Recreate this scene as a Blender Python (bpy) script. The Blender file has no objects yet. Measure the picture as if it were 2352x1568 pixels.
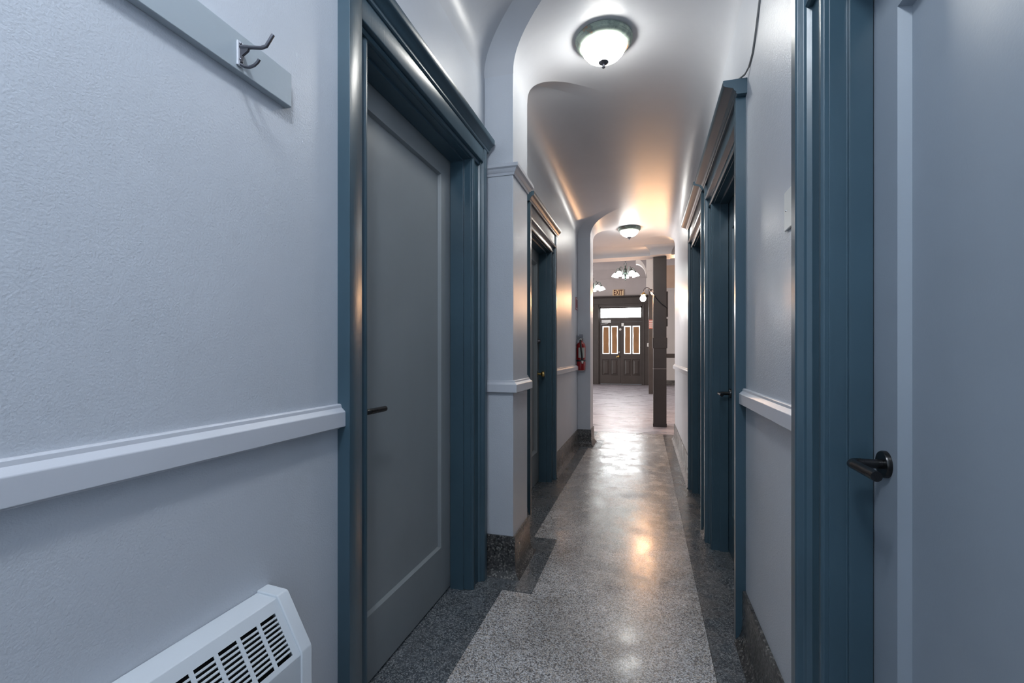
import bpy, bmesh, math, random
from mathutils import Vector, Matrix
random.seed(4)
C = bpy.context.scene.collection
SC = bpy.context.scene
PI = math.pi
# ------------------------------------------------------------------ camera, world, light, exposure
cam = bpy.data.cameras.new('camera'); camo = bpy.data.objects.new('camera', cam); C.objects.link(camo)
camo.location = (0, 0, 1.15); camo.rotation_euler = (PI/2, 0, math.atan(306/1070))
cam.sensor_width = 36; cam.lens = 36*1070/2352; cam.shift_y = 28/2352; cam.clip_start = .02
SC.camera = camo
SC.view_settings.view_transform = 'Standard'; SC.view_settings.look = 'None'
SC.view_settings.exposure = 0.28; SC.view_settings.gamma = 1.0; SC.view_settings.use_curve_mapping = False
w = bpy.data.worlds.new('sky'); SC.world = w; w.use_nodes = True
w.node_tree.nodes['Background'].inputs[0].default_value = (.75, .87, 1, 1)
w.node_tree.nodes['Background'].inputs[1].default_value = 1.0
LAMP = 46.0          # glow of the corridor bowls
CHAND = 17.0         # glow of the chandelier shades
BULB = 380.0         # glow of the bare warm bulb
def area(name, loc, rot, sx, sy, power, col):
    l = bpy.data.lights.new(name, 'AREA'); l.shape = 'RECTANGLE'; l.size = sx; l.size_y = sy
    l.energy = power; l.color = col
    o = bpy.data.objects.new(name, l); C.objects.link(o); o.location = loc; o.rotation_euler = rot
    return o
def point(name, loc, power, col, r=.1):
    l = bpy.data.lights.new(name, 'POINT'); l.energy = power; l.color = col; l.shadow_soft_size = r
    o = bpy.data.objects.new(name, l); C.objects.link(o); o.location = loc
    return o
area('added_light_rear', (-.2, -.62, 1.7), (PI/2, 0, PI), .98, 1.66, 66, (.72, .85, 1))  # cool light added behind the camera for the faces turned towards it
point('lamp_light_overhead', (-.216, .05, 2.66), 38, (.86, .93, 1), .1)
point('added_warm_light_hall', (.62, 9.0, 2.2), 55, (1, .58, .32), .08)  # unseen warm light added in the hall, hidden past the corridor end
area('added_light_hall', (-4.9, 11, 2.2), (0, -PI/2, 0), 3.0, 5.5, 300, (1, .95, .92))  # unseen light added on the left to brighten the hall
area('added_light_hall_front', (-3.9, 17.6, 2.2), (PI/2, 0, 0), 2.2, 2.4, 110, (1, .97, .95))  # added light before the solid far wall, brightens hall and floor glare

# ------------------------------------------------------------------ helpers
class MB:
    def __init__(s): s.bm = bmesh.new()
    def face(s, pts, smooth=False):
        f = s.bm.faces.new([s.bm.verts.new(p) for p in pts]); f.smooth = smooth; return f
    def box(s, a, b):
        x0, y0, z0 = [min(p, q) for p, q in zip(a, b)]; x1, y1, z1 = [max(p, q) for p, q in zip(a, b)]
        v = [s.bm.verts.new(p) for p in ((x0,y0,z0),(x1,y0,z0),(x1,y1,z0),(x0,y1,z0),(x0,y0,z1),(x1,y0,z1),(x1,y1,z1),(x0,y1,z1))]
        for q in ((0,3,2,1),(4,5,6,7),(0,1,5,4),(1,2,6,5),(2,3,7,6),(3,0,4,7)): s.bm.faces.new([v[i] for i in q])
        return s
    def prism(s, prof, fn, t0, t1):
        a = [s.bm.verts.new(fn(p, q, t0)) for p, q in prof]; b = [s.bm.verts.new(fn(p, q, t1)) for p, q in prof]
        n = len(prof)
        for i in range(n): s.bm.faces.new((a[i], a[(i+1) % n], b[(i+1) % n], b[i]))
        s.bm.faces.new(a); s.bm.faces.new(b[::-1])
        return s
    def lathe(s, prof, c=(0, 0, 0), seg=32, M=None):
        rows = []
        for r, z in prof:
            if r < 1e-6: row = [(0, 0, z)]
            else: row = [(r*math.cos(2*PI*k/seg), r*math.sin(2*PI*k/seg), z) for k in range(seg)]
            rows.append([s.bm.verts.new((M @ Vector(p) if M else Vector(p)) + Vector(c)) for p in row])
        for a, b in zip(rows, rows[1:]):
            for k in range(seg):
                k2 = (k+1) % seg
                if len(a) == 1 and len(b) == 1: continue
                if len(a) == 1: s.bm.faces.new((a[0], b[k], b[k2]))
                elif len(b) == 1: s.bm.faces.new((a[k], a[k2], b[0]))
                else: s.bm.faces.new((a[k], a[k2], b[k2], b[k]))
        return s
    def tube(s, pts, r, seg=10, closed=False):
        P = [Vector(p) for p in pts]; n = len(P); rows = []
        R = r if isinstance(r, (list, tuple)) else [r]*n
        ref = None
        for i in range(n):
            if closed: t = P[(i+1) % n]-P[i-1]
            else: t = P[min(i+1, n-1)]-P[max(i-1, 0)]
            t.normalize()
            if ref is None: ref = Vector((0, 0, 1)) if abs(t.z) < .9 else Vector((1, 0, 0))
            u = t.cross(ref).normalized(); ref = u.cross(t).normalized()
            rows.append([s.bm.verts.new(P[i]+R[i]*(math.cos(2*PI*k/seg)*u+math.sin(2*PI*k/seg)*ref)) for k in range(seg)])
        pairs = list(zip(rows, rows[1:])) + ([(rows[-1], rows[0])] if closed else [])
        for a, b in pairs:
            for k in range(seg): s.bm.faces.new((a[k], a[(k+1) % seg], b[(k+1) % seg], b[k]))
        if not closed: s.bm.faces.new(rows[0]); s.bm.faces.new(rows[-1][::-1])
        return s
    def sphere(s, c, r, seg=16, sz=1):
        return s.lathe([(r*math.sin(PI*i/10), -r*sz*math.cos(PI*i/10)) for i in range(11)], c, seg)
    def mesh(s, name, recalc=True, sharp=35):
        if recalc: bmesh.ops.recalc_face_normals(s.bm, faces=s.bm.faces)
        me = bpy.data.meshes.new(name); s.bm.to_mesh(me); s.bm.free()
        if sharp:
            me.shade_smooth(); me.set_sharp_from_angle(angle=math.radians(sharp))
        return me
def wt(o):
    v = Vector((0, 0, 0))
    while o: v += Vector(o.location); o = o.parent
    return v
def obj(name, mb, mat, parent=None, local=False, bevel=0, **k):
    """one mesh object; vertices are world coordinates unless local"""
    me = mb if isinstance(mb, bpy.types.Mesh) else mb.mesh(name, **k)
    if mat and not me.materials: me.materials.append(mat)
    o = bpy.data.objects.new(name, me); C.objects.link(o)
    if parent:
        o.parent = parent
        if not local: o.location = -wt(parent)
    if bevel:
        b = o.modifiers.new('bevel', 'BEVEL'); b.width = bevel; b.segments = 2; b.limit_method = 'ANGLE'; b.angle_limit = math.radians(40); b.harden_normals = True
    return o
def tag(o, label=None, cat=None, group=None, kind=None):
    for k, v in (('label', label), ('category', cat), ('group', group), ('kind', kind)):
        if v: o[k] = v
    return o
def empty(name, loc, label=None, cat=None, group=None, kind=None):
    o = bpy.data.objects.new(name, None); C.objects.link(o); o.location = loc; o.empty_display_size = .1
    return tag(o, label, cat, group, kind)
def copy_tree(o, parent=None):
    c = o.copy(); C.objects.link(c)
    if parent: c.parent = parent
    for ch in list(o.children): copy_tree(ch, c)
    return c

# ------------------------------------------------------------------ materials
def lin(r, g, b):
    f = lambda v: (v/255/12.92) if v/255 <= .04045 else ((v/255+.055)/1.055)**2.4
    return (f(r), f(g), f(b), 1)
class NT:
    def __init__(s, name):
        s.m = bpy.data.materials.new(name); s.m.use_nodes = True; s.t = s.m.node_tree; s.b = s.t.nodes['Principled BSDF']
        s.co = s.n('ShaderNodeTexCoord').outputs['Object']
    def n(s, typ, **k):
        nd = s.t.nodes.new(typ)
        for a, v in k.items(): setattr(nd, a, v)
        return nd
    def l(s, a, b): s.t.links.new(a, b)
    def mapping(s, scale):
        m = s.n('ShaderNodeMapping'); m.inputs['Scale'].default_value = scale; s.l(s.co, m.inputs[0]); return m.outputs[0]
    def noise(s, scale, detail=3, rough=.55, co=None):
        n = s.n('ShaderNodeTexNoise'); n.inputs['Scale'].default_value = scale; n.inputs['Detail'].default_value = detail
        n.inputs['Roughness'].default_value = rough; s.l(co or s.co, n.inputs['Vector']); return n.outputs['Fac']
    def ramp(s, fac, stops, const=False):
        r = s.n('ShaderNodeValToRGB'); e = r.color_ramp.elements
        if const: r.color_ramp.interpolation = 'CONSTANT'
        while len(e) < len(stops): e.new(.5)
        for el, (p, c) in zip(e, stops): el.position = p; el.color = c
        s.l(fac, r.inputs[0]); return r.outputs[0]
    def mix(s, fac, a, b, typ='MIX'):
        m = s.n('ShaderNodeMix', data_type='RGBA', blend_type=typ)
        for i, v in ((0, fac), (6, a), (7, b)):
            if isinstance(v, (int, float, tuple)): m.inputs[i].default_value = v
            else: s.l(v, m.inputs[i])
        return m.outputs[2]
    def math(s, op, a, b):
        m = s.n('ShaderNodeMath', operation=op)
        for i, v in ((0, a), (1, b)):
            if isinstance(v, (int, float)): m.inputs[i].default_value = v
            else: s.l(v, m.inputs[i])
        return m.outputs[0]
    def bump(s, h, strength, dist=.002):
        b = s.n('ShaderNodeBump'); b.inputs['Strength'].default_value = strength; b.inputs['Distance'].default_value = dist
        s.l(h, b.inputs['Height']); s.l(b.outputs[0], s.b.inputs['Normal'])
    def set(s, **k):
        for a, v in k.items():
            i = s.b.inputs[a.replace('_', ' ')]
            if isinstance(v, (int, float, tuple)): i.default_value = v
            else: s.l(v, i)
        return s
def paint(name, col, rough=.4, var=.06, bscale=220, bstr=.12, stretch=(1, 1, 1), bdist=.002, spec=.5, rvar=.15, cmul=1.5):
    N = NT(name); a = tuple(c*(1-var) for c in col[:3])+(1,); b = tuple(min(1, c*(1+var)) for c in col[:3])+(1,)
    N.set(Base_Color=N.ramp(N.noise(3.2, 4), [(.35, a), (.65, b)]), Specular_IOR_Level=spec)
    rr = N.n('ShaderNodeMapRange'); rr.inputs[3].default_value = rough*(1-rvar); rr.inputs[4].default_value = rough*(1+rvar)
    N.l(N.noise(9, 3), rr.inputs[0]); N.set(Roughness=rr.outputs[0])
    if bstr:
        co = N.mapping(stretch)
        N.bump(N.math('ADD', N.noise(bscale, 2, .5, co), N.math('MULTIPLY', N.noise(bscale*.12, 2, .5, co), cmul)), bstr, bdist)
    return N.m
def metal(name, col, rough=.3, met=1.0):
    N = NT(name); N.set(Base_Color=N.ramp(N.noise(30, 3), [(.3, tuple(c*.85 for c in col[:3])+(1,)), (.7, col)]), Roughness=rough, Metallic=met)
    return N.m
def glow(name, col, strength):
    N = NT(name); N.set(Base_Color=(.9, .9, .88, 1), Roughness=.25, Emission_Color=col, Emission_Strength=strength); return N.m
def terrazzo(name, cols, chip=210, rough=.2, worn=.25, bs=.05):
    """chips of several colours in a cement ground, with worn and polished areas"""
    N = NT(name)
    v = N.n('ShaderNodeTexVoronoi', feature='F1'); v.inputs['Scale'].default_value = chip; N.l(N.co, v.inputs['Vector'])
    sep = N.n('ShaderNodeSeparateColor'); N.l(v.outputs['Color'], sep.inputs[0])
    c = N.ramp(sep.outputs[0], [(i/len(cols), x) for i, x in enumerate(cols)], True)
    g = N.ramp(v.outputs['Distance'], [(.45, (1, 1, 1, 1)), (.75, (.45, .45, .45, 1))])
    c = N.mix(.8, c, g, 'MULTIPLY')
    dirt = N.ramp(N.noise(1.7, 6, .62), [(.35, (.62, .61, .6, 1)), (.62, (1, 1, 1, 1))])
    c = N.mix(1.0, c, dirt, 'MULTIPLY')
    N.set(Base_Color=c)
    r = N.ramp(N.noise(5, 6, .7), [(.35, (rough*.65,)*3+(1,)), (.7, (rough+worn,)*3+(1,))])
    N.set(Roughness=r)
    N.bump(N.math('ADD', N.noise(60, 3, .6), N.math('MULTIPLY', N.noise(14, 3), 2.0)), bs, .004)
    return N.m
WALL = paint('wall_paint', (.52, .545, .59, 1), .36, .025, 230, .42, cmul=.5)
CEIL = paint('ceiling_gloss_paint', (.51, .525, .56, 1), .36, .02, 60, .13, (.22, 1, 1), .003, rvar=.02)
HALLW = paint('hall_paint', (.44, .40, .395, 1), .5, .03, 120, .1)
TRIMW = paint('rail_paint', (.56, .575, .62, 1), .33, .02, 90, .1)
COATP = paint('coat_rail_paint', (.36, .405, .44, 1), .35, .03, 90, .08)
BLUE = paint('slate_blue_gloss', (.046, .087, .116, 1), .3, .08, 140, .10, (1, 1, .12))
DOORP = paint('grey_door_paint', (.23, .252, .265, 1), .4, .03, 200, .06)
DOORR = paint('grey_blue_door_paint', (.26, .30, .345, 1), .38, .03, 200, .06)
BROWN = paint('brown_woodwork', (.043, .034, .031, 1), .42, .12, 60, .1, (1, 1, .15))
HEAT = paint('heater_enamel', (.62, .66, .70, 1), .35, .02, 120, .06)
BLACK = paint('black_metal', (.006, .006, .007, 1), .28, .1, 0, 0)
DARK = paint('dark_cavity', (.004, .004, .005, 1), .8, 0, 0, 0)
IRON = metal('worn_iron', (.16, .16, .18, 1), .38, .9)
BRASS = metal('aged_brass', (.62, .44, .16, 1), .25)
NICKEL = metal('satin_nickel', (.5, .5, .5, 1), .3)
RED = paint('red_enamel', (.24, .007, .01, 1), .22, .06, 0, 0)
WHITEP = paint('white_plastic', (.75, .75, .72, 1), .4, .03, 0, 0)
CREAM = paint('cream_sign', (.75, .55, .33, 1), .5, .04, 0, 0)
MAROON = paint('dark_red_print', (.09, .02, .012, 1), .6, .05, 0, 0)
PAPER = paint('kraft_paper', (.36, .19, .085, 1), .8, .12, 12, .2)
LABELM = paint('pale_label', (.42, .45, .42, 1), .5, .25, 0, 0)
GREYC = paint('grey_cable', (.18, .18, .18, 1), .6, .1, 0, 0)
BOWL = glow('lit_frosted_glass', (1, .985, .93, 1), LAMP)
SHADE = glow('lit_shade_glass', (.93, 1, .97, 1), CHAND)
BULBM = glow('lit_warm_bulb', (1, .56, .29, 1), BULB)
PANE = glow('daylit_pane', (.95, .98, 1, 1), 1.5)
PANET = glow('daylit_transom_pane', (.95, .98, 1, 1), 26)
LIGHTT = terrazzo('light_terrazzo', [lin(218,218,220), lin(184,182,182), lin(232,232,234), lin(160,154,150), lin(206,206,208), lin(122,120,122), lin(212,202,192)], 215, .23, .14)
DARKT = terrazzo('dark_terrazzo', [lin(106,112,118), lin(86,92,98), lin(130,136,140), lin(78,82,88), lin(100,106,112), lin(150,152,154)], 215, .24, .18)
BASET = terrazzo('skirting_terrazzo', [lin(88,88,88), lin(70,70,70), lin(110,108,106), lin(60,60,62), lin(82,80,80), lin(140,138,134)], 130, .3, .2)
def hall_floor():
    N = NT('worn_hall_floor'); co = N.mapping((.6, 2.4, 1))
    c = N.ramp(N.noise(2.2, 7, .65, co), [(.3, lin(128,124,130)), (.55, lin(166,162,170)), (.75, lin(184,182,192))])
    N.set(Base_Color=c, Roughness=N.ramp(N.noise(3, 5, .7, co), [(.35, (.2,)*3+(1,)), (.7, (.5,)*3+(1,))]))
    N.bump(N.noise(9, 5, .6, co), .08, .01); return N.m
HALLF = hall_floor()
def patina():
    N = NT('verdigris_metal')
    c = N.ramp(N.noise(16, 4, .7), [(.44, lin(150,162,152)), (.58, lin(118,132,126)), (.68, lin(170,110,72))])
    N.set(Base_Color=c, Roughness=.38, Metallic=.35); return N.m
PATINA = patina()
BRONZE = metal('dark_green_bronze', (.07, .09, .08, 1), .35, .8)

# ------------------------------------------------------------------ layout (metres; corridor runs along +Y)
XL, XR, XP = -.817, .385, -.657           # left wall, right wall, pilaster face
ZC, ZS = 2.82, 2.60                       # ceiling, springing of the cove
PIL = ((2.32, 2.62), (5.85, 6.15))        # pilasters on the left
YB, YE = -.6, 6.65                       # corridor rear, corridor end on the right
# doors: side, opening y0, y1, opening top, cornice bottom, cornice top, cornice reach, recess
DOORS = [dict(s=1, y0=1.24, y1=2.125, zt=2.10, zb=2.185, zc=2.25, reach=.07, rec=.104, ridge=False),
         dict(s=1, y0=3.335, y1=4.10, zt=2.06, zb=2.225, zc=2.29, reach=.07, rec=.104, ridge=True),
         dict(s=-1, y0=.32, y1=1.167, zt=1.97, zb=2.13, zc=2.19, reach=.085, rec=.08, ridge=True),
         dict(s=-1, y0=2.175, y1=2.95, zt=2.03, zb=2.175, zc=2.235, reach=.087, rec=.08, ridge=True),
         dict(s=-1, y0=3.375, y1=4.10, zt=2.03, zb=2.20, zc=2.26, reach=.087, rec=.08, ridge=True)]
def W(side, out, y, z): return (XL+out, y, z) if side > 0 else (XR-out, y, z)

# ---- floor: slabs of light terrazzo with dark border slabs, worn floor of the hall beyond
fl = obj('floor', MB().box((-5, YB, -.12), (3.5, 17.9, -.012)), DARKT); tag(fl, 'speckled light terrazzo corridor floor with dark grey terrazzo borders', 'floor', kind='structure')
FX0, FX1, FJ = -.672, .243, -.524
def slab(name, poly, mat, z1=0.0):
    m = MB(); a = [m.bm.verts.new((x, y, z1)) for x, y in poly]; b = [m.bm.verts.new((x, y, -.012)) for x, y in poly]
    n = len(poly); m.bm.faces.new(a)
    for i in range(n): m.bm.faces.new((a[i], b[i], b[(i+1) % n], a[(i+1) % n]))
    return obj(name, m, mat, fl, sharp=0)
g = .0012
def field(y0, y1, jogs):
    L = [(FX0+g, y0+g)]
    for a, b in jogs: L += [(FX0+g, a-g), (FJ+g, a-g), (FJ+g, b+g), (FX0+g, b+g)]
    L += [(FX0+g, y1-g)]
    return [(FX1-g, y0+g), (FX1-g, y1-g)] + L[::-1]
slab('terrazzo_slab', field(YB, 1.1, []), LIGHTT)
slab('terrazzo_slab', field(1.1, 4.1, [(2.17, 2.85)]), LIGHTT)
slab('terrazzo_slab', field(4.1, 6.95, [(5.70, 6.30)]), LIGHTT)
YJ = [YB, 0.3, 1.1, 2.17, 2.85, 4.12, 5.70, 6.30, 6.95]
for a, b in zip(YJ, YJ[1:]):
    jog = (a, b) in ((2.17, 2.85), (5.70, 6.30))
    slab('border_slab', [(-.96, a+g), (FJ if jog else FX0, a+g), (FJ if jog else FX0, b-g), (-.96, b-g)], DARKT)
YJ = [YB, .3, 1.2, 2.05, 2.92, 4.12, 5.3, 6.95]
for a, b in zip(YJ, YJ[1:]): slab('border_slab', [(FX1, a+g), (.50, a+g), (.50, b-g), (FX1, b-g)], DARKT)
slab('hall_floor', [(-4.9, 6.96), (3.4, 6.96), (3.4, 17.8), (-4.9, 17.8)], HALLF)
m = MB(); m.tube([(-.12+.02*i+.0*i, 7.05-.16*math.exp(-((i-1)/3)**2) + .006*i, .001) for i in range(22)], .004, 6)
obj('floor_crack', m, TRIMW, fl)

# ---- walls with openings
def wall(name, side, ya, yb, z1, holes, mat, label):
    m = MB(); y = ya; t = .25
    def blk(y0, y1, za, zb):
        if y1-y0 > 1e-4: m.box(W(side, 0, y0, za), W(side, -t, y1, zb))
    for d in sorted(holes, key=lambda d: d['y0']):
        blk(y, d['y0'], -.01, z1); blk(d['y0'], d['y1'], d['zt'], z1); y = d['y1']
    blk(y, yb, -.01, z1)
    return tag(obj(name, m, mat, sharp=0), label, 'wall', kind='structure')
wl = wall('wall_left', 1, YB, PIL[1][1], 2.9, [d for d in DOORS if d['s'] > 0], WALL, 'pale blue-grey painted left corridor wall with two door openings')
wr = wall('wall_right', -1, YB, YE, 2.9, [d for d in DOORS if d['s'] < 0], WALL, 'pale blue-grey painted right corridor wall with three door openings')
# unseen rear wall and window, added behind the camera as a light source
m = MB()
m.box((-1.1, YB-.2, -.01), (-.7, YB, 2.9)); m.box((.3, YB-.2, -.01), (.64, YB, 2.9)); m.box((-.7, YB-.2, -.01), (.3, YB, .85)); m.box((-.7, YB-.2, 2.55), (.3, YB, 2.9))
tag(obj('added_wall_rear', m, WALL, sharp=0), 'unseen end wall added behind the viewpoint to carry the light', 'wall', kind='structure')
wn = empty('added_window_1', (-.2, YB-.1, .85), 'unseen sash window added as a light source behind the viewpoint', 'window', kind='structure')
m = MB()
for a, b in (((-.7, -.14, .85), (-.65, -.08, 2.55)), ((.25, -.14, .85), (.3, -.08, 2.55)), ((-.65, -.14, .85), (.25, -.08, .9)), ((-.65, -.14, 2.5), (.25, -.08, 2.55)), ((-.65, -.13, 1.68), (.25, -.09, 1.72))): m.box((a[0], YB+a[1], a[2]), (b[0], YB+b[1], b[2]))
obj('sash', m, BLUE, wn)

# ---- ceiling with coves that wrap round the pilasters
def cove_strips(m, poly, dirs, H=.45, V=ZC-ZS, n=30, p=2.6):
    ts = []
    for i in range(n+1):
        a = PI/2*i/n
        ts.append((H*(1-max(0, math.cos(a))**(2/p)), V*(math.sin(a)**(2/p))))
    for k in range(len(poly)-1):
        prev = None
        for t, dz in ts:
            row = [m.bm.verts.new((poly[j][0]+dirs[j][0]*t, poly[j][1]+dirs[j][1]*t, ZS+dz)) for j in (k, k+1)]
            if prev:
                f = m.bm.faces.new((prev[0], prev[1], row[1], row[0]))
            prev = row
    return [(p_[0]+d[0]*H, p_[1]+d[1]*H) for p_, d in zip(poly, dirs)]
polyL = [(XL, YB)]; dirL = [(1, 0)]
for a, b in PIL:
    polyL += [(XL, a), (XP, a), (XP, b), (XL, b)]; dirL += [(1, -1), (1, -1), (1, 1), (1, 1)]
polyL = polyL[:-1]; dirL = dirL[:-1]; dirL[-1] = (1, 1)
m = MB()
inL = cove_strips(m, polyL, dirL)
inR = cove_strips(m, [(XR, YB), (XR, YE)], [(-1, 0), (-1, 1)])
YBEAM = 7.62
m.face([(x, y, ZC) for x, y in [inR[0], inR[1], (inR[1][0]+.0, YBEAM), (inL[-1][0], YBEAM)] + inL[::-1]])
m.face([(x, y, ZC) for x, y in [inR[1], (3.5, inR[1][1]), (3.5, YBEAM), (inR[1][0], YBEAM)]])
m.face([(x, y, ZC) for x, y in [inL[-1], (inL[-1][0], YBEAM), (-5, YBEAM), (-5, inL[-1][1])]])
cove_strips(m, [(XP, PIL[1][1]), (-5, PIL[1][1])], [(1, 1), (0, 1)])
cove_strips(m, [(XR, YE), (3.5, YE)], [(-1, 1), (0, 1)])
ce = obj('ceiling', m, CEIL, recalc=True, sharp=60); tag(ce, 'glossy grey plaster corridor ceiling with rounded coves and rib arches', 'ceiling', kind='structure')
# returns of the corridor walls at its far end
tag(obj('wall_hall_left', MB().box((-5, 5.95, -.01), (XL-.252, PIL[1][1], 2.9)), HALLW, sharp=0), 'wall of the hall turning left past the far pilaster', 'wall', kind='structure')
tag(obj('wall_hall_right', MB().box((XR+.25, 6.45, -.01), (3.5, YE, 2.9)), HALLW, sharp=0), 'wall of the hall turning right past the corridor end', 'wall', kind='structure')

# ---- pilasters, skirtings, chair rails
RAIL = [(0, .943), (.006, .943), (.006, .950), (.025, .950), (.025, .991), (.013, 1.002), (.012, 1.009), (.009, 1.012), (0, 1.012)]
CBASE = [(0, .205), (.010, .205), (.012, .198), (.013, .07), (.017, .04), (.026, .018), (.042, .004), (.046, -.005), (0, -.005)]
CAP = [(0, 0), (.006, 0), (.010, .012), (.016, .016), (.022, .03), (.032, .036), (.034, .052), (0, .052)]
def wrap(prof, z0, path):
    """a moulding profile (reach, height) carried round a path of wall lines: path = [(x, y, outward dx, dy)]"""
    m = MB(); rows = []
    for x, y, dx, dy in path: rows.append([m.bm.verts.new((x+dx*o, y+dy*o, z0+z)) for o, z in prof])
    n = len(prof)
    for a, b in zip(rows, rows[1:]):
        for i in range(n): m.bm.faces.new((a[i], a[(i+1) % n], b[(i+1) % n], b[i]))
    m.bm.faces.new(rows[0]); m.bm.faces.new(rows[-1][::-1])
    return m
for k, (a, b) in enumerate(PIL):
    p = empty('pilaster', ((XL+XP)/2, (a+b)/2, 0), ('plaster pilaster on the left wall just past the nearest tall panelled door', 'far plaster pilaster on the left wall with the red fire extinguisher')[k], 'pilaster')
    obj('shaft', MB().box((XL+.0005, a, -.01), (XP, b-(.0005 if k else 0), ZS+.03)), WALL, p, bevel=.004)
    path = [(XL+.002, a, 0, -1), (XP, a, 1, -1), (XP, b, 1, 1), (XL+.002, b, 0, 1)]
    obj('skirting', wrap(CBASE, 0, path), BASET, p)
    if k == 0:
        obj('chair_rail', wrap(RAIL, 0, path), TRIMW, p, bevel=.002)
        obj('cap_moulding', wrap(CAP, 2.075, path), TRIMW, p, bevel=.001)
def run(name, prof, side, ya, yb, mat, label, cat, bevel=0, z0=0):
    m = MB().prism(prof, lambda o, z, t: W(side, o, t, z+z0), ya, yb)
    return tag(obj(name, m, mat, bevel=bevel), label, cat, kind='structure')
CW = .135
e = [(d['y0']-CW, d['y1']+CW) for d in DOORS]
run('baseboard_left_1', CBASE, 1, YB, e[0][0], BASET, 'dark terrazzo skirting behind the white heater', 'baseboard')
run('baseboard_left_2', CBASE, 1, PIL[0][1], e[1][0], BASET, 'short dark terrazzo skirting between near pilaster and second left door', 'baseboard')
run('baseboard_left_3', CBASE, 1, e[1][1], PIL[1][0], BASET, 'grey terrazzo skirting below the extinguisher end of the left wall', 'baseboard')
run('baseboard_right_1', CBASE, -1, e[2][1], e[3][0], BASET, 'grey terrazzo skirting between the nearest two right doors', 'baseboard')
run('baseboard_right_2', CBASE, -1, e[3][1], e[4][0], BASET, 'tiny bit of skirting between the two far right doors', 'baseboard')
run('baseboard_right_3', CBASE, -1, e[4][1], YE, BASET, 'far terrazzo skirting at the end of the right wall', 'baseboard')
run('trim_1', RAIL, 1, YB, e[0][0]+.012, TRIMW, 'long white chair rail on the near left wall above the heater', 'chair rail', .002)
run('trim_2', RAIL, 1, PIL[0][1], e[1][0], TRIMW, 'short white chair rail between near pilaster and second left door', 'chair rail', .002)
run('trim_3', RAIL, 1, e[1][1], PIL[1][0], TRIMW, 'white chair rail on the left wall running to the extinguisher', 'chair rail', .002)
run('trim_4', RAIL, -1, e[2][1], e[3][0], TRIMW, 'white chair rail between the nearest two right doors', 'chair rail', .002)
run('trim_5', RAIL, -1, e[4][1], YE, TRIMW, 'far white chair rail at the end of the right wall', 'chair rail', .002)

# ---- corridor doors
SIDEF = [(0, .0), (.009, .0), (.014, .005), (.014, .016), (.010, .022), (.005, .026), (.005, .086), (.016, .090), (.020, .096), (.034, .099), (.037, .103), (.037, CW), (-.002, CW), (-.002, 0)]
SIDEC = [(0, .0), (.004, .0), (.008, .004), (.008, .012), (.004, .016), (.001, .022), (.001, .066), (.014, .068), (.026, .072), (.036, .074), (.038, .077), (.038, CW), (-.002, CW), (-.002, 0)]
def lever(door, side, plane, y, z, ydir, mat=BLACK, length=.115):
    """round rose, neck and lever; plane = distance of the door face behind the wall face"""
    s = side; P = lambda o, yy, zz: Vector(W(s, -plane+o, yy, zz))
    R = Matrix.Rotation(s*PI/2, 4, 'Y')
    m = MB().lathe([(0, 0), (.027, 0), (.027, .006), (.0255, .009), (0, .009)], P(0, y, z), 32, R)
    rose = obj('handle_rose', m, mat, door)
    m = MB(); pts = [P(.005, y, z), P(.05, y, z), P(.058, y+ydir*.003, z), P(.063, y+ydir*.012, z), P(.063, y+ydir*.03, z), P(.063, y+ydir*length, z)]
    m.tube(pts, .0095, 16)
    obj('lever_handle', m, mat, door)
def leaf_mesh(side, rec, y0, y1, z0, z1, th=.042):
    return MB().box(W(side, -rec, y0, z0), W(side, -rec-th, y1, z1))
def frame_leaf(side, rec, y0, y1, z0, z1, holes, th=.042):
    """a door leaf with rectangular panel openings: holes = [(ya, yb, za, zb)] in one column"""
    m = MB(); ya, yb = holes[0][0], holes[0][1]
    m.box(W(side, -rec, y0, z0), W(side, -rec-th, ya, z1)); m.box(W(side, -rec, yb, z0), W(side, -rec-th, y1, z1))
    z = z0
    for _, _, a, b in holes: m.box(W(side, -rec, ya, z), W(side, -rec-th, yb, a)); z = b
    m.box(W(side, -rec, ya, z), W(side, -rec-th, yb, z1))
    bmesh.ops.remove_doubles(m.bm, verts=m.bm.verts, dist=1e-5)
    return m
def sunk_panel(side, rec, ya, yb, za, zb, depth=.016, slope=.005):
    m = MB(); P = lambda o, y, z: m.bm.verts.new(W(side, -rec-o, y, z))
    a = [P(0, ya, za), P(0, yb, za), P(0, yb, zb), P(0, ya, zb)]
    b = [P(depth, ya+slope, za+slope), P(depth, yb-slope, za+slope), P(depth, yb-slope, zb-slope), P(depth, ya+slope, zb-slope)]
    for i in range(4): m.bm.faces.new((a[i], a[(i+1) % 4], b[(i+1) % 4], b[i]))
    m.bm.faces.new(b)
    c = [P(.03, ya-.01, za-.01), P(.03, yb+.01, za-.01), P(.03, yb+.01, zb+.01), P(.03, ya-.01, zb+.01)]
    m.bm.faces.new(c)
    return m
def moulded_panel(side, rec, ya, yb, za, zb):
    """panel with a bolection moulding round it"""
    m = MB(); prof = [(.0, 0), (.012, .004), (.014, .012), (.006, .02), (-.004, .026), (-.012, .032)]
    rows = []
    for o, t in prof: rows.append([m.bm.verts.new(W(side, -rec+o, y, z)) for y, z in ((ya+t, za+t), (yb-t, za+t), (yb-t, zb-t), (ya+t, zb-t))])
    for a, b in zip(rows, rows[1:]):
        for i in range(4): m.bm.faces.new((a[i], a[(i+1) % 4], b[(i+1) % 4], b[i]))
    m.bm.faces.new(rows[-1]); return m
DLAB = ['tall single-panel grey door in blue frame on the near left wall', 'dark-framed second left door with round brass knob',
        'nearest right door, grey panel with black lever close to the viewpoint', 'second right door in dark blue frame with black lever', 'farthest right door in a narrow dark frame']
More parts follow.
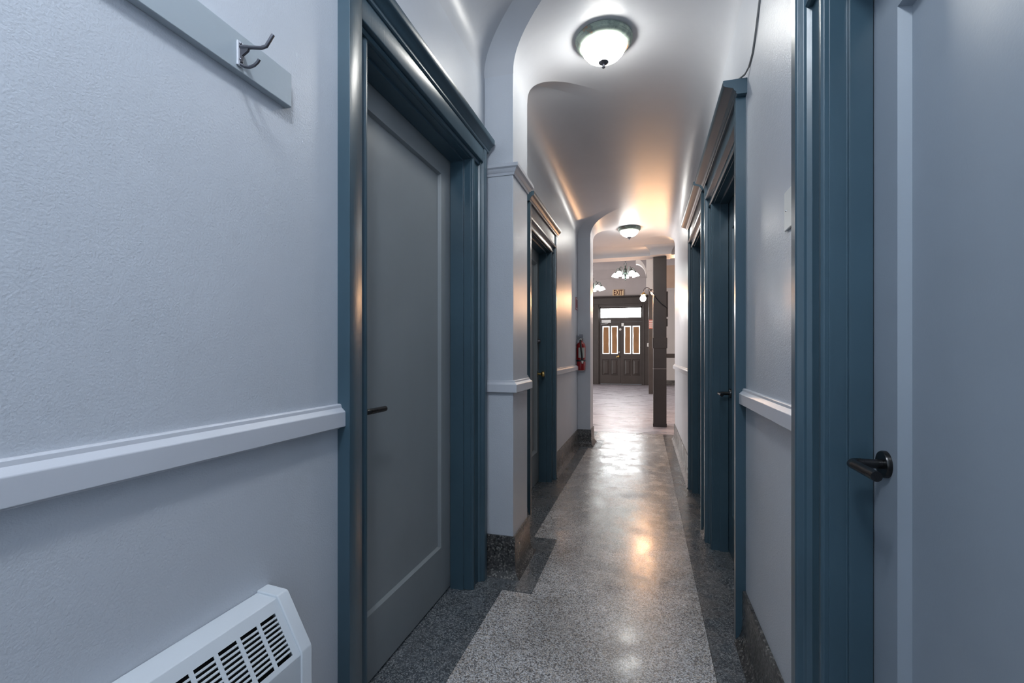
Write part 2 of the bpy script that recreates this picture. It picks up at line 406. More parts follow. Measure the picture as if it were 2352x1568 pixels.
for i, d in enumerate(DOORS):
    s, y0, y1, zt, zb, zc, rec = d['s'], d['y0'], d['y1'], d['zt'], d['zb'], d['zc'], d['rec']
    D = empty('door_%d' % (i+1), W(s, 0, (y0+y1)/2, 0), DLAB[i], 'door', kind='structure')
    for yy, sg in ((y0, -1), (y1, 1)):
        obj('casing', MB().prism(SIDEC if sg < 0 and i == 0 else SIDEF, lambda o, q, t: W(s, o, yy+sg*q, t), 0, zb), BLUE, D, bevel=.0015)
        # jamb lining with its stop
        J = [(.0, .0), (-.034, 0), (-.034, -.011), (-rec+.002, -.011), (-rec+.002, .0), (-rec-.05, 0), (-rec-.05, .02), (0, .02)]
        obj('jamb', MB().prism(J, lambda o, q, t: W(s, o, yy+sg*(q-.002), t), 0, zt), BLUE, D, bevel=.0015)
    J = [(.0, .0), (-.034, 0), (-.034, -.011), (-rec+.002, -.011), (-rec+.002, .0), (-rec-.05, 0), (-rec-.05, .02), (0, .02)]
    obj('head_jamb', MB().prism(J, lambda o, q, t: W(s, o, t, zt-.002+q), y0, y1), BLUE, D, bevel=.0015)
    hz = zb-zt
    if d['ridge']:
        HP = [(-.002, 0), (.014, 0), (.019, .006), (.019, .014), (.013, .018), (.012, .045), (.020, .05), (.034, .056), (.036, .07), (.028, .074), (.026, .08), (.026, hz), (-.002, hz)]
    else:
        HP = [(-.002, 0), (.012, 0), (.017, .006), (.017, .012), (.010, .012), (.010, .014), (.030, .016), (.032, .019), (.032, hz), (-.002, hz)]
    obj('head_casing', MB().prism(HP, lambda o, q, t: W(s, o, t, zt+q), y0-.092, y1+.092), BLUE, D, bevel=.0015)
    rc = d['reach']; h = zc-zb
    CP = [(-.002, 0), (.036, 0), (.040, .004), (.040, .012), (.046, .016), (.05, .024), (rc-.008, .034), (rc-.004, .036), (rc, .042), (rc, h), (-.002, h)]
    obj('cornice', MB().prism(CP, lambda o, q, t: W(s, o, t, zb+q), y0-CW-.028, y1+CW+.028), BLUE, D, bevel=.0015)
    if i == 0:
        hl = [(y0+.115, y1-.113, .24, 1.995)]
        L = obj('door_leaf', frame_leaf(s, rec, y0+.003, y1-.003, .012, zt-.004, hl), DOORP, D, sharp=0)
        obj('door_panel', sunk_panel(s, rec, *hl[0]), DOORP, L, sharp=0)
        lever(L, s, rec, y0+.062, .962, 1)
    elif i == 1:
        hl = [(3.45, 3.985, .28, 1.95)]
        L = obj('door_leaf', frame_leaf(s, rec, y0+.003, y1-.003, .012, zt-.004, hl), DOORP, D, sharp=0)
        obj('door_panel', moulded_panel(s, rec, *hl[0]), DOORP, L)
        R = Matrix.Rotation(PI/2, 4, 'Y')
        m = MB().lathe([(0, 0), (.03, 0), (.03, .004), (.012, .008), (.010, .035), (.022, .042), (.028, .055), (.024, .066), (0, .07)], W(s, -rec, 4.025, .97), 24, R)
        tag(obj('door_knob', m, BRASS, L), 'brass knob')
        m = MB().lathe([(0, 0), (.026, 0), (.026, .006), (.02, .012), (.018, .03), (0, .032)], W(s, -rec, 4.025, 1.26), 24, R)
        obj('deadbolt', m, IRON, L)
    elif i == 2:
        hl = [(y0+.12, y1-.105, .25, 1.815)]
        L = obj('door_leaf', frame_leaf(s, rec, y0+.003, y1-.004, .012, zt-.004, hl), DOORR, D, sharp=0)
        obj('door_panel', sunk_panel(s, rec, *hl[0], depth=.02, slope=.008), DOORR, L, sharp=0)
        lever(L, s, rec, 1.105, .928, -1)
    else:
        hl = [(y0+.12, y1-.12, .25, 1.85)]
        L = obj('door_leaf', frame_leaf(s, rec, y0+.003, y1-.003, .012, zt-.004, hl), BLUE, D, sharp=0)
        obj('door_panel', sunk_panel(s, rec, *hl[0]), BLUE, L, sharp=0)
        lever(L, s, rec, y1-.075 if i == 3 else y0+.075, .925, -1 if i == 3 else 1)

# ------------------------------------------------------------------ the hall beyond
tag(obj('ceiling_hall', MB().box((-5, 7.9, 4.62), (3.5, 17.9, 4.75)), HALLW, sharp=0), 'high plaster ceiling of the hall beyond the beam', 'ceiling', kind='structure')
# side walls (opening on the left added as a light source)
m = MB()
m.box((-5.2, 5.95, -.01), (-5, 8.2, 4.7)); m.box((-5.2, 13.8, -.01), (-5, 17.9, 4.7)); m.box((-5.2, 8.2, -.01), (-5, 13.8, .7)); m.box((-5.2, 8.2, 3.7), (-5, 13.8, 4.7))
tag(obj('wall_hall_west', m, HALLW, sharp=0), 'side wall of the hall with an opening added for light, out of view', 'wall', kind='structure')
tag(obj('wall_hall_east', MB().box((3.5, 6.45, -.01), (3.7, 17.9, 4.7)), HALLW, sharp=0), 'plain side wall of the hall, out of view', 'wall', kind='structure')
# plaster beam with a coved front
BP = [(7.62, 2.82)] + [(7.62-.0 + .0, 2.82)] 
BP = [(7.44, 2.821), (7.50, 2.81), (7.55, 2.785), (7.585, 2.75), (7.60, 2.71), (7.605, 2.68), (7.90, 2.68), (7.90, 4.7), (7.44, 4.7)]
tag(obj('trim_6', MB().prism(BP, lambda y, z, t: (t, y, z), -5, 3.5), CEIL), 'plaster beam across the end of the corridor ceiling', 'beam', kind='structure')
# far wall
YW = 17.75
m = MB()
for a, b in (((-5, YW, -.01), (-1.68, YW+.2, 4.7)), ((-.085, YW, -.01), (3.5, YW+.2, 4.7)), ((-1.68, YW, 2.91), (-.085, YW+.2, 4.7))): m.box(a, b)
wb = tag(obj('wall_back', m, HALLW, sharp=0), 'far mauve-grey wall of the hall around the dark exit doors', 'wall', kind='structure')
obj('picture_rail', MB().box((-5, YW-.02, 3.94), (.0, YW, 3.975)), HALLW, wb)
m = MB(); prof = [(0, 4.63), (.35, 4.63), (.22, 4.6), (.1, 4.52), (.03, 4.42), (0, 4.3)]
obj('wall_cove', m.prism(prof, lambda o, z, t: (t, YW-o, z), -5, 3.5), HALLW, wb)
WARMLIT = paint('warm_lit_plaster', (.50, .36, .27, 1), .6, .04, 0, 0)  # warm lamp light on the upper wall, put into its colour
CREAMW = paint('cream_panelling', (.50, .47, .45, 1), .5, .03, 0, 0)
obj('upper_plaster', MB().box((.25, YW-.01, 3.5), (3.5, YW, 4.62)), WARMLIT, wb)
obj('wall_panel', MB().box((.25, YW-.012, 1.29), (3.5, YW, 3.46)), CREAMW, wb)
obj('picture_rail', MB().box((.25, YW-.03, 3.44), (3.5, YW, 3.52)), CREAMW, wb)
obj('chair_rail', MB().box((.25, YW-.04, 1.15), (3.5, YW, 1.29)), CREAMW, wb)
obj('dado_rail', MB().box((.25, YW-.03, 1.0), (3.5, YW, 1.15)), BROWN, wb)
obj('wainscot', MB().box((.25, YW-.015, .19), (3.5, YW, 1.0)), CREAMW, wb)
obj('wainscot', MB().box((-5, YW-.04, .2), (-1.95, YW, 1.17)), CREAMW, wb)
obj('skirting', MB().box((.25, YW-.03, 0), (3.5, YW, .19)), BASET, wb)
obj('skirting', MB().box((-5, YW-.05, 0), (-1.95, YW, .2)), BASET, wb)
for x in (.62, 1.0): obj('panel_strip', MB().box((x, YW-.02, 1.3), (x+.05, YW-.01, 3.3)), CREAMW, wb)
# exit doors
D = empty('door_6', (-.88, YW, 0), 'dark brown double exit doors under a bright transom window', 'door', kind='structure')
DP = .06
def fbox(m, x0, x1, z0, z1, ya, yb): return m.box((x0, ya, z0), (x1, yb, z1))
for x0, x1, q in ((-1.95, -1.66, 1), (-.105, .185, -1)):
    m = MB(); fbox(m, x0, x1, 0, 3.06, YW-.03, YW+.02)
    a = x0 if q > 0 else x1-.05
    fbox(m, a, a+.05, 0, 3.06, YW-.075, YW); b = x1-.08 if q > 0 else x0+.03
    fbox(m, b, b+.05, 0, 2.96, YW-.055, YW)
    obj('casing', m, BROWN, D, bevel=.004)
obj('casing', MB().box((-2.12, YW-.06, 1.17), (-1.95, YW, 3.06)), BROWN, D, bevel=.004)
m = MB(); fbox(m, -1.95, .185, 3.0, 3.24, YW-.05, YW+.02); fbox(m, -1.68, -.085, 2.9, 3.02, YW-.03, YW+.05)
obj('head_casing', m, BROWN, D, bevel=.004)
m = MB().prism([(0, 3.22), (.07, 3.22), (.10, 3.25), (.14, 3.262), (.14, 3.292), (0, 3.292)], lambda o, z, t: (t, YW-o, z), -2.1, .23)
obj('cornice', m, BROWN, D, bevel=.003)
m = MB(); fbox(m, -1.66, -.105, 2.335, 2.496, YW+.02, YW+.10)
fbox(m, -1.66, -1.613, 2.496, 2.91, YW+.02, YW+.10); fbox(m, -.152, -.105, 2.496, 2.91, YW+.02, YW+.10); fbox(m, -1.66, -.105, 2.841, 2.91, YW+.02, YW+.10); fbox(m, -1.69, -1.635, 0, 2.36, YW+.086, YW+.13); fbox(m, -.13, -.08, 0, 2.36, YW+.086, YW+.13); fbox(m, -.90, -.86, .03, 2.36, YW+.086, YW+.12)
tr = obj('transom', m, BROWN, D, bevel=.003)
obj('glass_pane', MB().box((-1.62, YW+.06, 2.48), (-.145, YW+.068, 2.85)), PANET, tr)
obj('threshold', MB().box((-1.68, YW-.06, -.005), (-.085, YW+.1, .014)), BROWN, D)
def exit_leaf(x0, x1, panes, lows):
    m = MB(); ya, yb = YW+.03, YW+.085
    cols = sorted(panes); xs = x0
    for a, b in cols: fbox(m, xs, a, .02, 2.33, ya, yb); xs = b
    fbox(m, xs, x1, .02, 2.33, ya, yb)
    for (a, b), (la, lb) in zip(cols, lows):
        fbox(m, a, b, 2.18, 2.33, ya, yb); fbox(m, a, b, .94, 1.14, ya, yb); fbox(m, a, b, .02, .345, ya, yb)
    bmesh.ops.remove_doubles(m.bm, verts=m.bm.verts, dist=1e-5)
    L = obj('door_leaf', m, BROWN, D, sharp=0)
    for a, b in cols:
        obj('glass_pane', MB().box((a-.005, ya+.03, 1.135), (b+.005, ya+.036, 2.185)), PANE, L)
        j = lambda: random.uniform(-.006, .006)
        t = .034
        q = MB(); n = 6; Lp = [(a+t+j(), 1.17+(2.145-1.17)*i/n) for i in range(n+1)]; Rp = [(b-t+j(), 1.17+(2.145-1.17)*i/n) for i in range(n+1)]
        for i in range(n):
            v0, v1, v2, v3 = Lp[i], Rp[i], Rp[i+1], Lp[i+1]
            q.face([(x, ya+.026, z) for x, z in (v0, v1, v2, v3)])
            q.face([(x, ya+.029, z) for x, z in (v3, v2, v1, v0)])
        obj('paper_cover', q, PAPER, L, sharp=0)
        # raised lower panel
        w_ = MB(); r0 = [(a, .345), (b, .345), (b, .94), (a, .94)]
        rows = []
        for o, t_ in ((.0, 0), (.022, .012), (.022, .03), (.006, .075)):
            rows.append([w_.bm.verts.new((x+(t_ if x == a else -t_), ya+o, z+(t_ if z < .5 else -t_))) for x, z in r0])
        for r1, r2 in zip(rows, rows[1:]):
            for i in range(4): w_.bm.faces.new((r1[i], r1[(i+1) % 4], r2[(i+1) % 4], r2[i]))
        w_.bm.faces.new(rows[-1]); obj('door_panel', w_, BROWN, L, sharp=0)
    return L
La = exit_leaf(-1.655, -.883, [(-1.546, -1.284), (-1.235, -.982)], [(0, 0)]*2)
Lb = exit_leaf(-.879, -.107, [(-.755, -.504), (-.451, -.188)], [(0, 0)]*2)
R = Matrix.Rotation(PI/2, 4, 'X')
m = MB().lathe([(0, 0), (.04, 0), (.04, .012), (.02, .02), (.018, .05), (.036, .06), (.042, .08), (.03, .1), (0, .105)], (-.955, YW+.03, 1.046), 20, R)
m.tube([(-.955, YW-.055, 1.046), (-1.0, YW-.06, 1.035), (-1.04, YW-.05, 1.02)], [.02, .018, .012], 10)
tag(obj('door_knob', m, BRASS, La), 'brass knob')
obj('deadbolt', MB().lathe([(0, 0), (.034, 0), (.034, .012), (.026, .02), (0, .024)], (-.931, YW+.03, 1.202), 20, R), NICKEL, La)
tag(obj('viewer_disc', MB().lathe([(0, 0), (.045, 0), (.045, .01), (.03, .018), (0, .02)], (-.893, YW+.03, 2.054), 20, R), WHITEP, La), 'round white disc')
obj('catch_plate', MB().box((-.85, YW+.0, 2.16), (-.76, YW+.03, 2.29)), NICKEL, Lb, bevel=.006)
m = MB().box((-1.571, YW-.03, 2.303), (-1.232, YW+.04, 2.409)); m.tube([(-1.6, YW-.01, 2.255), (-1.38, YW-.09, 2.26), (-1.32, YW-.05, 2.29)], .014, 8)
tag(obj('door_closer', m, NICKEL, D, bevel=.006), 'silver door closer')
# exit sign
s_ = empty('exit_sign', (-.967, YW, 3.29), 'cream EXIT sign with dark red letters above the double doors', 'sign')
obj('sign_box', MB().box((-1.167, YW-.07, 3.292), (-.767, YW, 3.525)), CREAM, s_, bevel=.006)
def lettering(text, size, loc, rot, mat, parent, sx=1, ext=.002, off=0):
    cu = bpy.data.curves.new('t', 'FONT'); cu.body = text; cu.size = size; cu.align_x = 'CENTER'; cu.align_y = 'CENTER'; cu.extrude = ext; cu.offset = off
    t = bpy.data.objects.new('t', cu); C.objects.link(t); bpy.context.view_layer.update()
    me = bpy.data.meshes.new_from_object(t.evaluated_get(bpy.context.evaluated_depsgraph_get()))
    bpy.data.objects.remove(t); me.name = 'lettering'
    me.transform(Matrix.Translation(loc) @ rot.to_4x4() @ Matrix.Diagonal((sx, 1, 1, 1)))
    me.materials.clear()
    return obj('lettering', me, mat, parent)
lettering('EXIT', .27, Vector((-.967, YW-.073, 3.405)), Matrix.Rotation(PI/2, 3, 'X'), MAROON, s_, .60, .003, .004)
# light switch right of the doors
s_ = empty('light_switch', (.12, YW-.035, 1.40), 'white light switch plate on the dark frame right of the exit doors', 'switch')
obj('cover_plate', MB().box((.066, YW-.042, 1.405), (.172, YW-.03, 1.535)), WHITEP, s_, bevel=.004)
obj('toggle', MB().box((.108, YW-.055, 1.45), (.13, YW-.04, 1.49)), GREYC, s_, bevel=.002)
# columns
c = empty('column', (.22, 7.775, 0), 'square dark brown column with a collar at the end of the corridor', 'column')
obj('shaft', MB().box((.122, 7.675, -.005), (.321, 7.875, 2.70)), BROWN, c, bevel=.006)
obj('collar', MB().box((.111, 7.664, 1.235), (.332, 7.886, 1.40)), BROWN, c, bevel=.004)
obj('plinth', MB().box((.117, 7.67, -.005), (.326, 7.88, .05)), BROWN, c, bevel=.003)
obj('joint_band', MB().box((.119, 7.672, .91), (.324, 7.878, .916)), HALLW, c)
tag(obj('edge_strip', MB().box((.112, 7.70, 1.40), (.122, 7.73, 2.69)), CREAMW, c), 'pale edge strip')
m = MB(); q = [(.075, 7.515), (.385, 7.515), (.385, 7.92), (.075, 7.92)]; rows = []
for o, z in ((0, 2.675), (0, 2.70), (.012, 2.74), (.035, 2.78), (.09, 2.825)):
    rows.append([m.bm.verts.new((x+(o if x > .2 else -o), y+(o if y > 7.7 else -o), z)) for x, y in q])
for r1, r2 in zip(rows, rows[1:]):
    for i in range(4): m.bm.faces.new((r1[i], r1[(i+1) % 4], r2[(i+1) % 4], r2[i]))
m.bm.faces.new(rows[0])
obj('capital', m, CEIL, c)
m = MB().box((.321, 7.72, 1.73), (.345, 7.76, 2.13)); m.box((.321, 7.71, 1.58), (.34, 7.765, 1.70))
obj('conduit_box', m, BROWN, c, bevel=.003)
c = empty('column', (.2, 13.95, 0), 'farther dark column with pale plaster top and a red notice', 'column')
obj('shaft', MB().box((.095, 13.85, -.005), (.30, 14.05, 2.99)), BROWN, c, bevel=.006)
up = obj('plaster_top', MB().box((.03, 13.84, 2.99), (.33, 14.06, 4.62)), CREAMW, c, bevel=.006)
m = MB(); n = 16; A = []; B = []
for i in range(n+1):
    a = PI/2*i/n; A.append((.03-.29*(1-math.cos(a)), 3.31+.42*math.sin(a))); B.append((.05-.31*(1-math.cos(a)), 3.31+.56*math.sin(a)))
for (x0, z0), (x1, z1), (u0, v0), (u1, v1) in zip(A, A[1:], B, B[1:]):
    for y in (13.84, 14.06): m.face([(x0, y, z0), (x1, y, z1), (u1, y, v1), (u0, y, v0)])
    m.face([(x0, 13.84, z0), (x1, 13.84, z1), (x1, 14.06, z1), (x0, 14.06, z0)]); m.face([(u0, 13.84, v0), (u1, 13.84, v1), (u1, 14.06, v1), (u0, 14.06, v0)])
m.face([(A[-1][0], 13.84, A[-1][1]), (B[-1][0], 13.84, B[-1][1]), (B[-1][0], 14.06, B[-1][1]), (A[-1][0], 14.06, A[-1][1])])
bmesh.ops.remove_doubles(m.bm, verts=m.bm.verts, dist=1e-5)
obj('arch_rib', m, CREAMW, up)
obj('groove_band', MB().box((.028, 13.835, 3.5), (.332, 13.85, 3.52)), HALLW, up)
s_ = empty('notice', (.15, 13.84, 1.9), 'small red notice with white lines on the farther dark column', 'sign')
obj('board', MB().box((.10, 13.836, 1.86), (.24, 13.85, 2.12)), RED, s_)
m = MB()
for z in (1.90, 1.955, 2.01, 2.065): m.box((.11, 13.832, z), (.23, 13.8365, z+.02))
tag(obj('white_line', m, WHITEP, s_), kind='stuff')
# wall lamp with its bare bulb on the near column, and its cable
s_ = empty('wall_lamp', (.122, 7.79, 2.10), 'black gooseneck wall lamp with glowing bare warm bulb on the brown column', 'lamp')
R = Matrix.Rotation(-PI/2, 4, 'Y')
m = MB().lathe([(0, 0), (.05, 0), (.05, .012), (.03, .03), (.014, .04), (0, .042)], (.122, 7.79, 2.13), 20, R)
obj('back_plate', m, IRON, s_)
pts = []
for i in range(15):
    a = PI*i/14; pts.append((.075-.05 + .05*math.cos(a)+.0, 7.79, 2.155+.055*math.sin(a)))
pts = [(.11, 7.79, 2.13), (.09, 7.79, 2.135)] + [(x, y, z) for x, y, z in pts] + [(-.026, 7.79, 2.13)]
obj('arm', MB().tube(pts, .008, 8), IRON, s_)
obj('lamp_cup', MB().lathe([(.014, .04), (.02, .035), (.045, .0), (.04, .0), (.015, .03)], (-.026, 7.79, 2.095), 20), BRASS, s_)
obj('bulb', MB().lathe([(0, -.068), (.022, -.063), (.040, -.045), (.048, -.02), (.042, .005), (.022, .032), (.014, .045), (0, .046)], (-.034, 7.79, 2.055), 20), BULBM, s_)
P = []
for i in range(12):
    t = i/11; P.append((.118+.215*t, 7.668, 2.10-.235*t-.03*math.sin(PI*t)))
tag(obj('lamp_cable', MB().tube([(.118, 7.75, 2.11), (.115, 7.69, 2.105)]+P, .0065, 6), BLACK), 'thin dark cable sagging across the brown column', 'cable')

# chandeliers
def chandelier(loc, zc, label):
    r = empty('chandelier', loc, label, 'chandelier', 'chandeliers in the hall')
    obj('hub', MB().lathe([(0, .13), (.012, .125), (.02, .1), (.016, .07), (.03, .05), (.036, .02), (.03, -.02), (.05, -.05), (.045, -.09), (.02, -.12), (.03, -.15), (.028, -.18), (.01, -.2), (.014, -.225), (0, -.245)], (0, 0, 0), 16), BRONZE, r, local=True)
    obj('loop_ring', MB().tube([(.035*math.cos(2*PI*k/14), 0, .155+.035*math.sin(2*PI*k/14)) for k in range(14)], .006, 6, True), BRONZE, r, local=True)
    m = MB(); z = .2; k = 0
    while z < zc:
        m.tube([((.016*math.cos(2*PI*q/8) if k % 2 else 0), (0 if k % 2 else .016*math.cos(2*PI*q/8)), z+.03*math.sin(2*PI*q/8)) for q in range(8)], .005, 5, True); z += .046; k += 1
    tag(obj('chain', m, IRON, r, local=True), kind='stuff')
    for k in range(5):
        a = 2*PI*k/5 + .35; ca, sa = math.cos(a), math.sin(a)
        pr = [(.03, -.06), (.07, -.085), (.10, -.05), (.115, .01), (.14, .06), (.18, .078), (.215, .055), (.232, .01), (.234, -.02)]
        arm = obj('arm', MB().tube([(ca*x, sa*x, z) for x, z in pr], .008, 8), BRONZE, r, local=True)
        T = Matrix.Rotation(a, 4, 'Z') @ Matrix.Translation((.234, 0, -.02)) @ Matrix.Rotation(-math.radians(15), 4, 'Y')
        obj('shade_cap', MB().lathe([(0, .012), (.026, .01), (.034, -.012), (.03, -.03)], (0, 0, 0), 14, None), BRONZE, arm, local=True).matrix_local = T
        obj('shade', MB().lathe([(.028, -.022), (.048, -.036), (.068, -.066), (.077, -.095), (.088, -.122), (.082, -.119), (.06, -.08), (.0, -.04)], (0, 0, 0), 18, None), SHADE, arm, local=True).matrix_local = T
    return r
chandelier((-.47, 11.8, 3.19), 1.43, 'nearer five-arm chandelier with glowing bell shades, hanging above the EXIT sign')
chandelier((-1.36, 12.6, 2.99), 1.63, 'chandelier half hidden behind the far left pilaster')

# ------------------------------------------------------------------ things in the corridor
def ceiling_light(loc, label):
    r = empty('ceiling_light', loc, label, 'ceiling light', 'corridor ceiling lights')
    obj('rim', MB().lathe([(.0, .002), (.138, .002), (.149, -.004), (.150, -.012), (.143, -.020), (.146, -.026), (.138, -.036), (.125, -.044), (.119, -.044), (.119, -.03)], (0, 0, 0), 48), PATINA, r, local=True)
    obj('glass_bowl', MB().lathe([(.119, -.038), (.117, -.05), (.108, -.07), (.09, -.091), (.066, -.106), (.04, -.115), (.0, -.118)], (0, 0, 0), 40), BOWL, r, local=True)
    obj('finial', MB().lathe([(0, -.112), (.022, -.113), (.028, -.120), (.027, -.127), (.019, -.134), (.009, -.139), (.007, -.145), (.010, -.149), (.007, -.155), (0, -.157)], (0, 0, 0), 18), IRON, r, local=True)
    return r
ceiling_light((-.212, 2.51, ZC), 'large near flush ceiling light with frosted glass bowl and green-grey rim')
ceiling_light((-.205, 6.39, ZC), 'small-looking far ceiling light with frosted bowl at the corridor end')

# coat rail on the left wall
r = empty('coat_rail', (XL, .2, 1.728), 'pale grey coat rail board high on the near left wall', 'coat rail')
obj('board', MB().box((XL, -.5, 1.728), (XL+.018, .911, 1.807)), COATP, r, bevel=.002)
bx = XL+.018
for hy in (.763,):
    m = MB(); m.box((bx, hy-.008, 1.737), (bx+.004, hy+.008, 1.788))
    hk = obj('coat_hook', m, TRIMW, r, bevel=.002)
    def bez(pts, n=5):
        out = []
        for a, b in zip(pts, pts[1:]):
            for i in range(n): out.append(tuple(p+(q-p)*i/n for p, q in zip(a, b)))
        return out+[pts[-1]]
    m = MB(); m.tube(bez([(bx+.003, hy, 1.776), (bx+.03, hy, 1.771), (bx+.056, hy, 1.7655), (bx+.066, hy+.002, 1.768), (bx+.078, hy+.004, 1.786), (bx+.08, hy+.005, 1.790)], 2), [.0046]*2+[.0036]*9, 16)
    obj('upper_prong', m, IRON, hk)
    m = MB(); m.tube(bez([(bx+.003, hy, 1.742), (bx+.014, hy, 1.735), (bx+.026, hy, 1.7312), (bx+.038, hy, 1.733), (bx+.046, hy+.001, 1.739), (bx+.05, hy+.001, 1.744)], 2), .0031, 16)
    obj('lower_prong', m, IRON, hk)
    m = MB().prism([(0, 1.778), (.022, 1.768), (.02, 1.764), (.006, 1.757), (.0045, 1.745), (0, 1.742)], lambda o, z, t: (bx+.003+o, t, z), hy-.0025, hy+.0025)
    obj('web', m, IRON, hk)
    for q in (1.782, 1.7505): obj('screw', MB().sphere((bx+.005, hy-.001, q), .003, 10), IRON, hk)

# baseboard heater
Y0, Y1 = -.45, .857
r = empty('wall_heater', (XL+.06, .2, .08), 'white enamelled wall heater with slotted top at the lower left', 'heater')
A, B = (XL+.054, .623), (XL+.116, .513)      # top front edge, lower edge of the slotted slope
BODY = [(.001, .08), (.112, .08), (.116, .09), (.116, .513), (.110, .513), (.110, .1), (.004, .1), (.004, .618), (.054, .616), (.054, .623), (.05, .6245), (.001, .628)]
obj('cabinet', MB().prism(BODY, lambda o, z, t: (XL+o, t, z), Y0+.03, Y1-.03), HEAT, r, bevel=.002)
sl = math.hypot(B[0]-A[0], B[1]-A[1]); ang = math.atan2(A[1]-B[1], B[0]-A[0])
nx, nz = math.sin(ang), math.cos(ang); tx, tz = (B[0]-A[0])/sl, (B[1]-A[1])/sl
def S(t, n, y): return (A[0]+tx*t*sl+nx*n, y, A[1]+tz*t*sl+nz*n)
cols = [.768-.0485*k for k in range(24)]
T0, T1 = .185, .915
m = MB()
def sbar(m, t0, t1, ya, yb, n0=-.0015, n1=0): m.prism([(t0, n0), (t1, n0), (t1, n1), (t0, n1)], lambda t, n, y: S(t, n, y), ya, yb)
sbar(m, 0, T0, Y0+.03, Y1-.03); sbar(m, T1, 1, Y0+.03, Y1-.03)
sbar(m, T0, T1, cols[0]+.04, Y1-.03); sbar(m, T0, T1, Y0+.03, cols[-1])
for a, b in zip(cols, cols[1:]): sbar(m, T0, T1, b+.04, a)
obj('slotted_front', m, HEAT, r)
pitch = (T1-T0)/10
me = None
for k, yc in enumerate(cols):
    for q in range(1, 10):
        if me is None:
            m = MB(); hw = .0022
            pr = [(-hw, -.004), (hw, -.004), (hw, -.0008), (hw*.5, .0008), (-hw*.5, .0008), (-hw, -.0008)]
            m.prism(pr, lambda t, n, y: (tx*t+nx*n, y, tz*t+nz*n), 0, .0405); me = m.mesh('slat'); me.materials.append(HEAT)
        o = bpy.data.objects.new('slat', me); C.objects.link(o); o.parent = r
        o.location = Vector(S(T0+pitch*q, 0, yc-.0002)) - Vector(r.location)
m = MB(); m.prism([(.06, -.02), (.97, -.02), (.97, -.028), (.06, -.028)], lambda t, n, y: S(t, n, y), Y0+.04, Y1-.04)
obj('dark_backing', m, DARK, r)
m = MB()
y = .01
EC = [(.0, .055), (.112, .055), (.119, .062), (.119, .515), (.117, .52), (.058, .625), (.054, .629), (.0, .633)]
for ya, yb in ((Y1-.032, Y1), (Y0, Y0+.032)):
    obj('end_cap', MB().prism(EC, lambda o, z, t: (XL+o, t, z), ya, yb), HEAT, r, bevel=.003)

# fire extinguisher on the far pilaster
ex, ey = -.765, 5.778
r = empty('fire_extinguisher', (ex, 5.85, .94), 'red fire extinguisher with black hose on the far left pilaster', 'extinguisher')
obj('cylinder', MB().lathe([(0, .945), (.05, .945), (.056, .952), (.057, 1.24), (.05, 1.268), (.034, 1.285), (.022, 1.292), (.02, 1.31), (0, 1.31)], (ex, ey, 0), 28), RED, r)
obj('valve', MB().lathe([(0, 1.30), (.018, 1.30), (.018, 1.34), (.012, 1.345), (0, 1.345)], (ex, ey, 0), 16), NICKEL, r)
m = MB(); m.box((ex-.055, ey-.012, 1.335), (ex+.03, ey+.012, 1.347)); m.prism([(-.05, 1.352), (.02, 1.348), (.02, 1.358), (-.05, 1.378)], lambda o, z, t: (ex+o, t, z), ey-.012, ey+.012)
m.box((ex-.02, ey-.01, 1.345), (ex+.02, ey+.01, 1.39))
obj('grip', m, IRON, r, bevel=.002)
obj('gauge', MB().lathe([(0, 0), (.014, 0), (.014, .012), (0, .012)], (ex+.0, ey-.018, 1.322), 16, Matrix.Rotation(PI/2, 4, 'X')), WHITEP, r)
P = [(ex+.015, ey-.01, 1.325), (ex+.0, ey-.05, 1.315), (ex+.005, ey-.072, 1.27), (ex+.012, ey-.072, 1.2), (ex+.022, ey-.068, 1.12), (ex+.026, ey-.064, 1.06)]
obj('hose', MB().tube(P, .011, 10), BLACK, r)
obj('nozzle', MB().tube([(ex+.026, ey-.064, 1.065), (ex+.027, ey-.063, 1.03)], [.013, .009], 10), WHITEP, r)
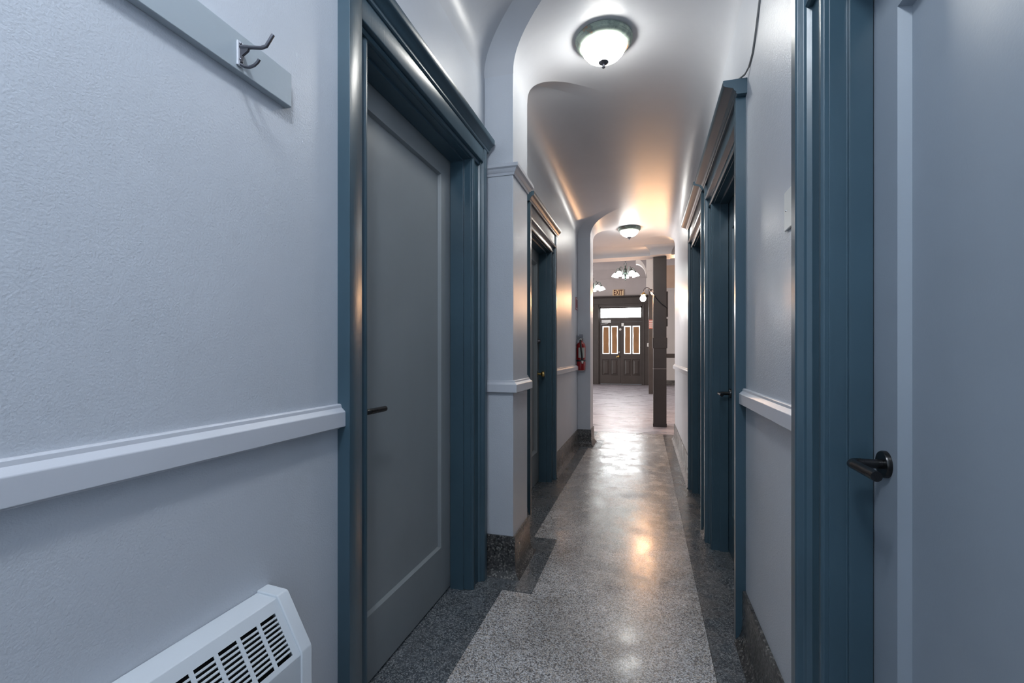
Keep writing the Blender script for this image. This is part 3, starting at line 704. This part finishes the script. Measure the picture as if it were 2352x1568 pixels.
def wraplabel(a0, a1, z0, z1, rr=.0578):
    m = MB(); n = 8
    for i in range(n):
        p = [a0+(a1-a0)*i/n, a0+(a1-a0)*(i+1)/n]
        m.face([(ex+rr*math.cos(p[0]), ey+rr*math.sin(p[0]), z0), (ex+rr*math.cos(p[1]), ey+rr*math.sin(p[1]), z0), (ex+rr*math.cos(p[1]), ey+rr*math.sin(p[1]), z1), (ex+rr*math.cos(p[0]), ey+rr*math.sin(p[0]), z1)])
    return m
obj('instruction_label', wraplabel(-2.0, -.55, 1.10, 1.225), LABELM, r)
obj('date_label', wraplabel(-3.0, -2.5, 1.02, 1.08), WHITEP, r)
obj('strap', MB().lathe([(.0585, 1.055), (.0605, 1.055), (.0605, 1.075), (.0585, 1.075), (.0585, 1.055)], (ex, ey, 0), 28), BLACK, r)
m = MB().box((ex-.02, ey+.056, .95), (ex+.02, 5.8495, 1.28)); m.box((ex-.045, ey-.03, .936), (ex+.045, 5.8495, .945))
obj('wall_bracket', m, NICKEL, r)
r = empty('wall_sign', (XL, 5.745, 1.68), 'narrow red sign on the left wall above the fire extinguisher', 'sign')
obj('sign_plate', MB().box((XL, 5.68, 1.688), (XL+.006, 5.81, 1.842)), RED, r)
m = MB(); m.box((XL+.006, 5.70, 1.70), (XL+.0065, 5.79, 1.712)); m.box((XL+.006, 5.70, 1.818), (XL+.0065, 5.79, 1.83))
tag(obj('printed_line', m, WHITEP, r), kind='stuff')

# white plate on the right wall
r = empty('wall_plate', (XR, 1.42, 1.5), 'white blank switch plate on the right wall beside the nearest door casing', 'switch plate')
obj('cover_plate', MB().box((XR-.006, 1.375, 1.495), (XR, 1.485, 1.605)), WHITEP, r, bevel=.003)
obj('screw', MB().sphere((XR-.006, 1.465, 1.55), .003, 8), NICKEL, r)
# cable running up the right wall from the door cornice
P = [(XR-.012, 1.985, 2.235), (XR-.004, 1.96, 2.245), (XR-.003, 1.90, 2.262), (XR-.004, 1.84, 2.31), (XR-.003, 1.79, 2.38), (XR-.004, 1.755, 2.45), (XR-.003, 1.735, 2.52), (XR-.003, 1.73, 2.60), (XR-.006, 1.725, 2.69), (XR-.03, 1.72, 2.745)]
Q = [(XR-.012-.02, 2.03, 2.237), (XR-.012, 1.995, 2.238), P[0]]
tag(obj('wall_cable', MB().tube(Q[:-1]+P, .0035, 6), GREYC), 'thin grey cable climbing the right wall from the second door cornice', 'cable')
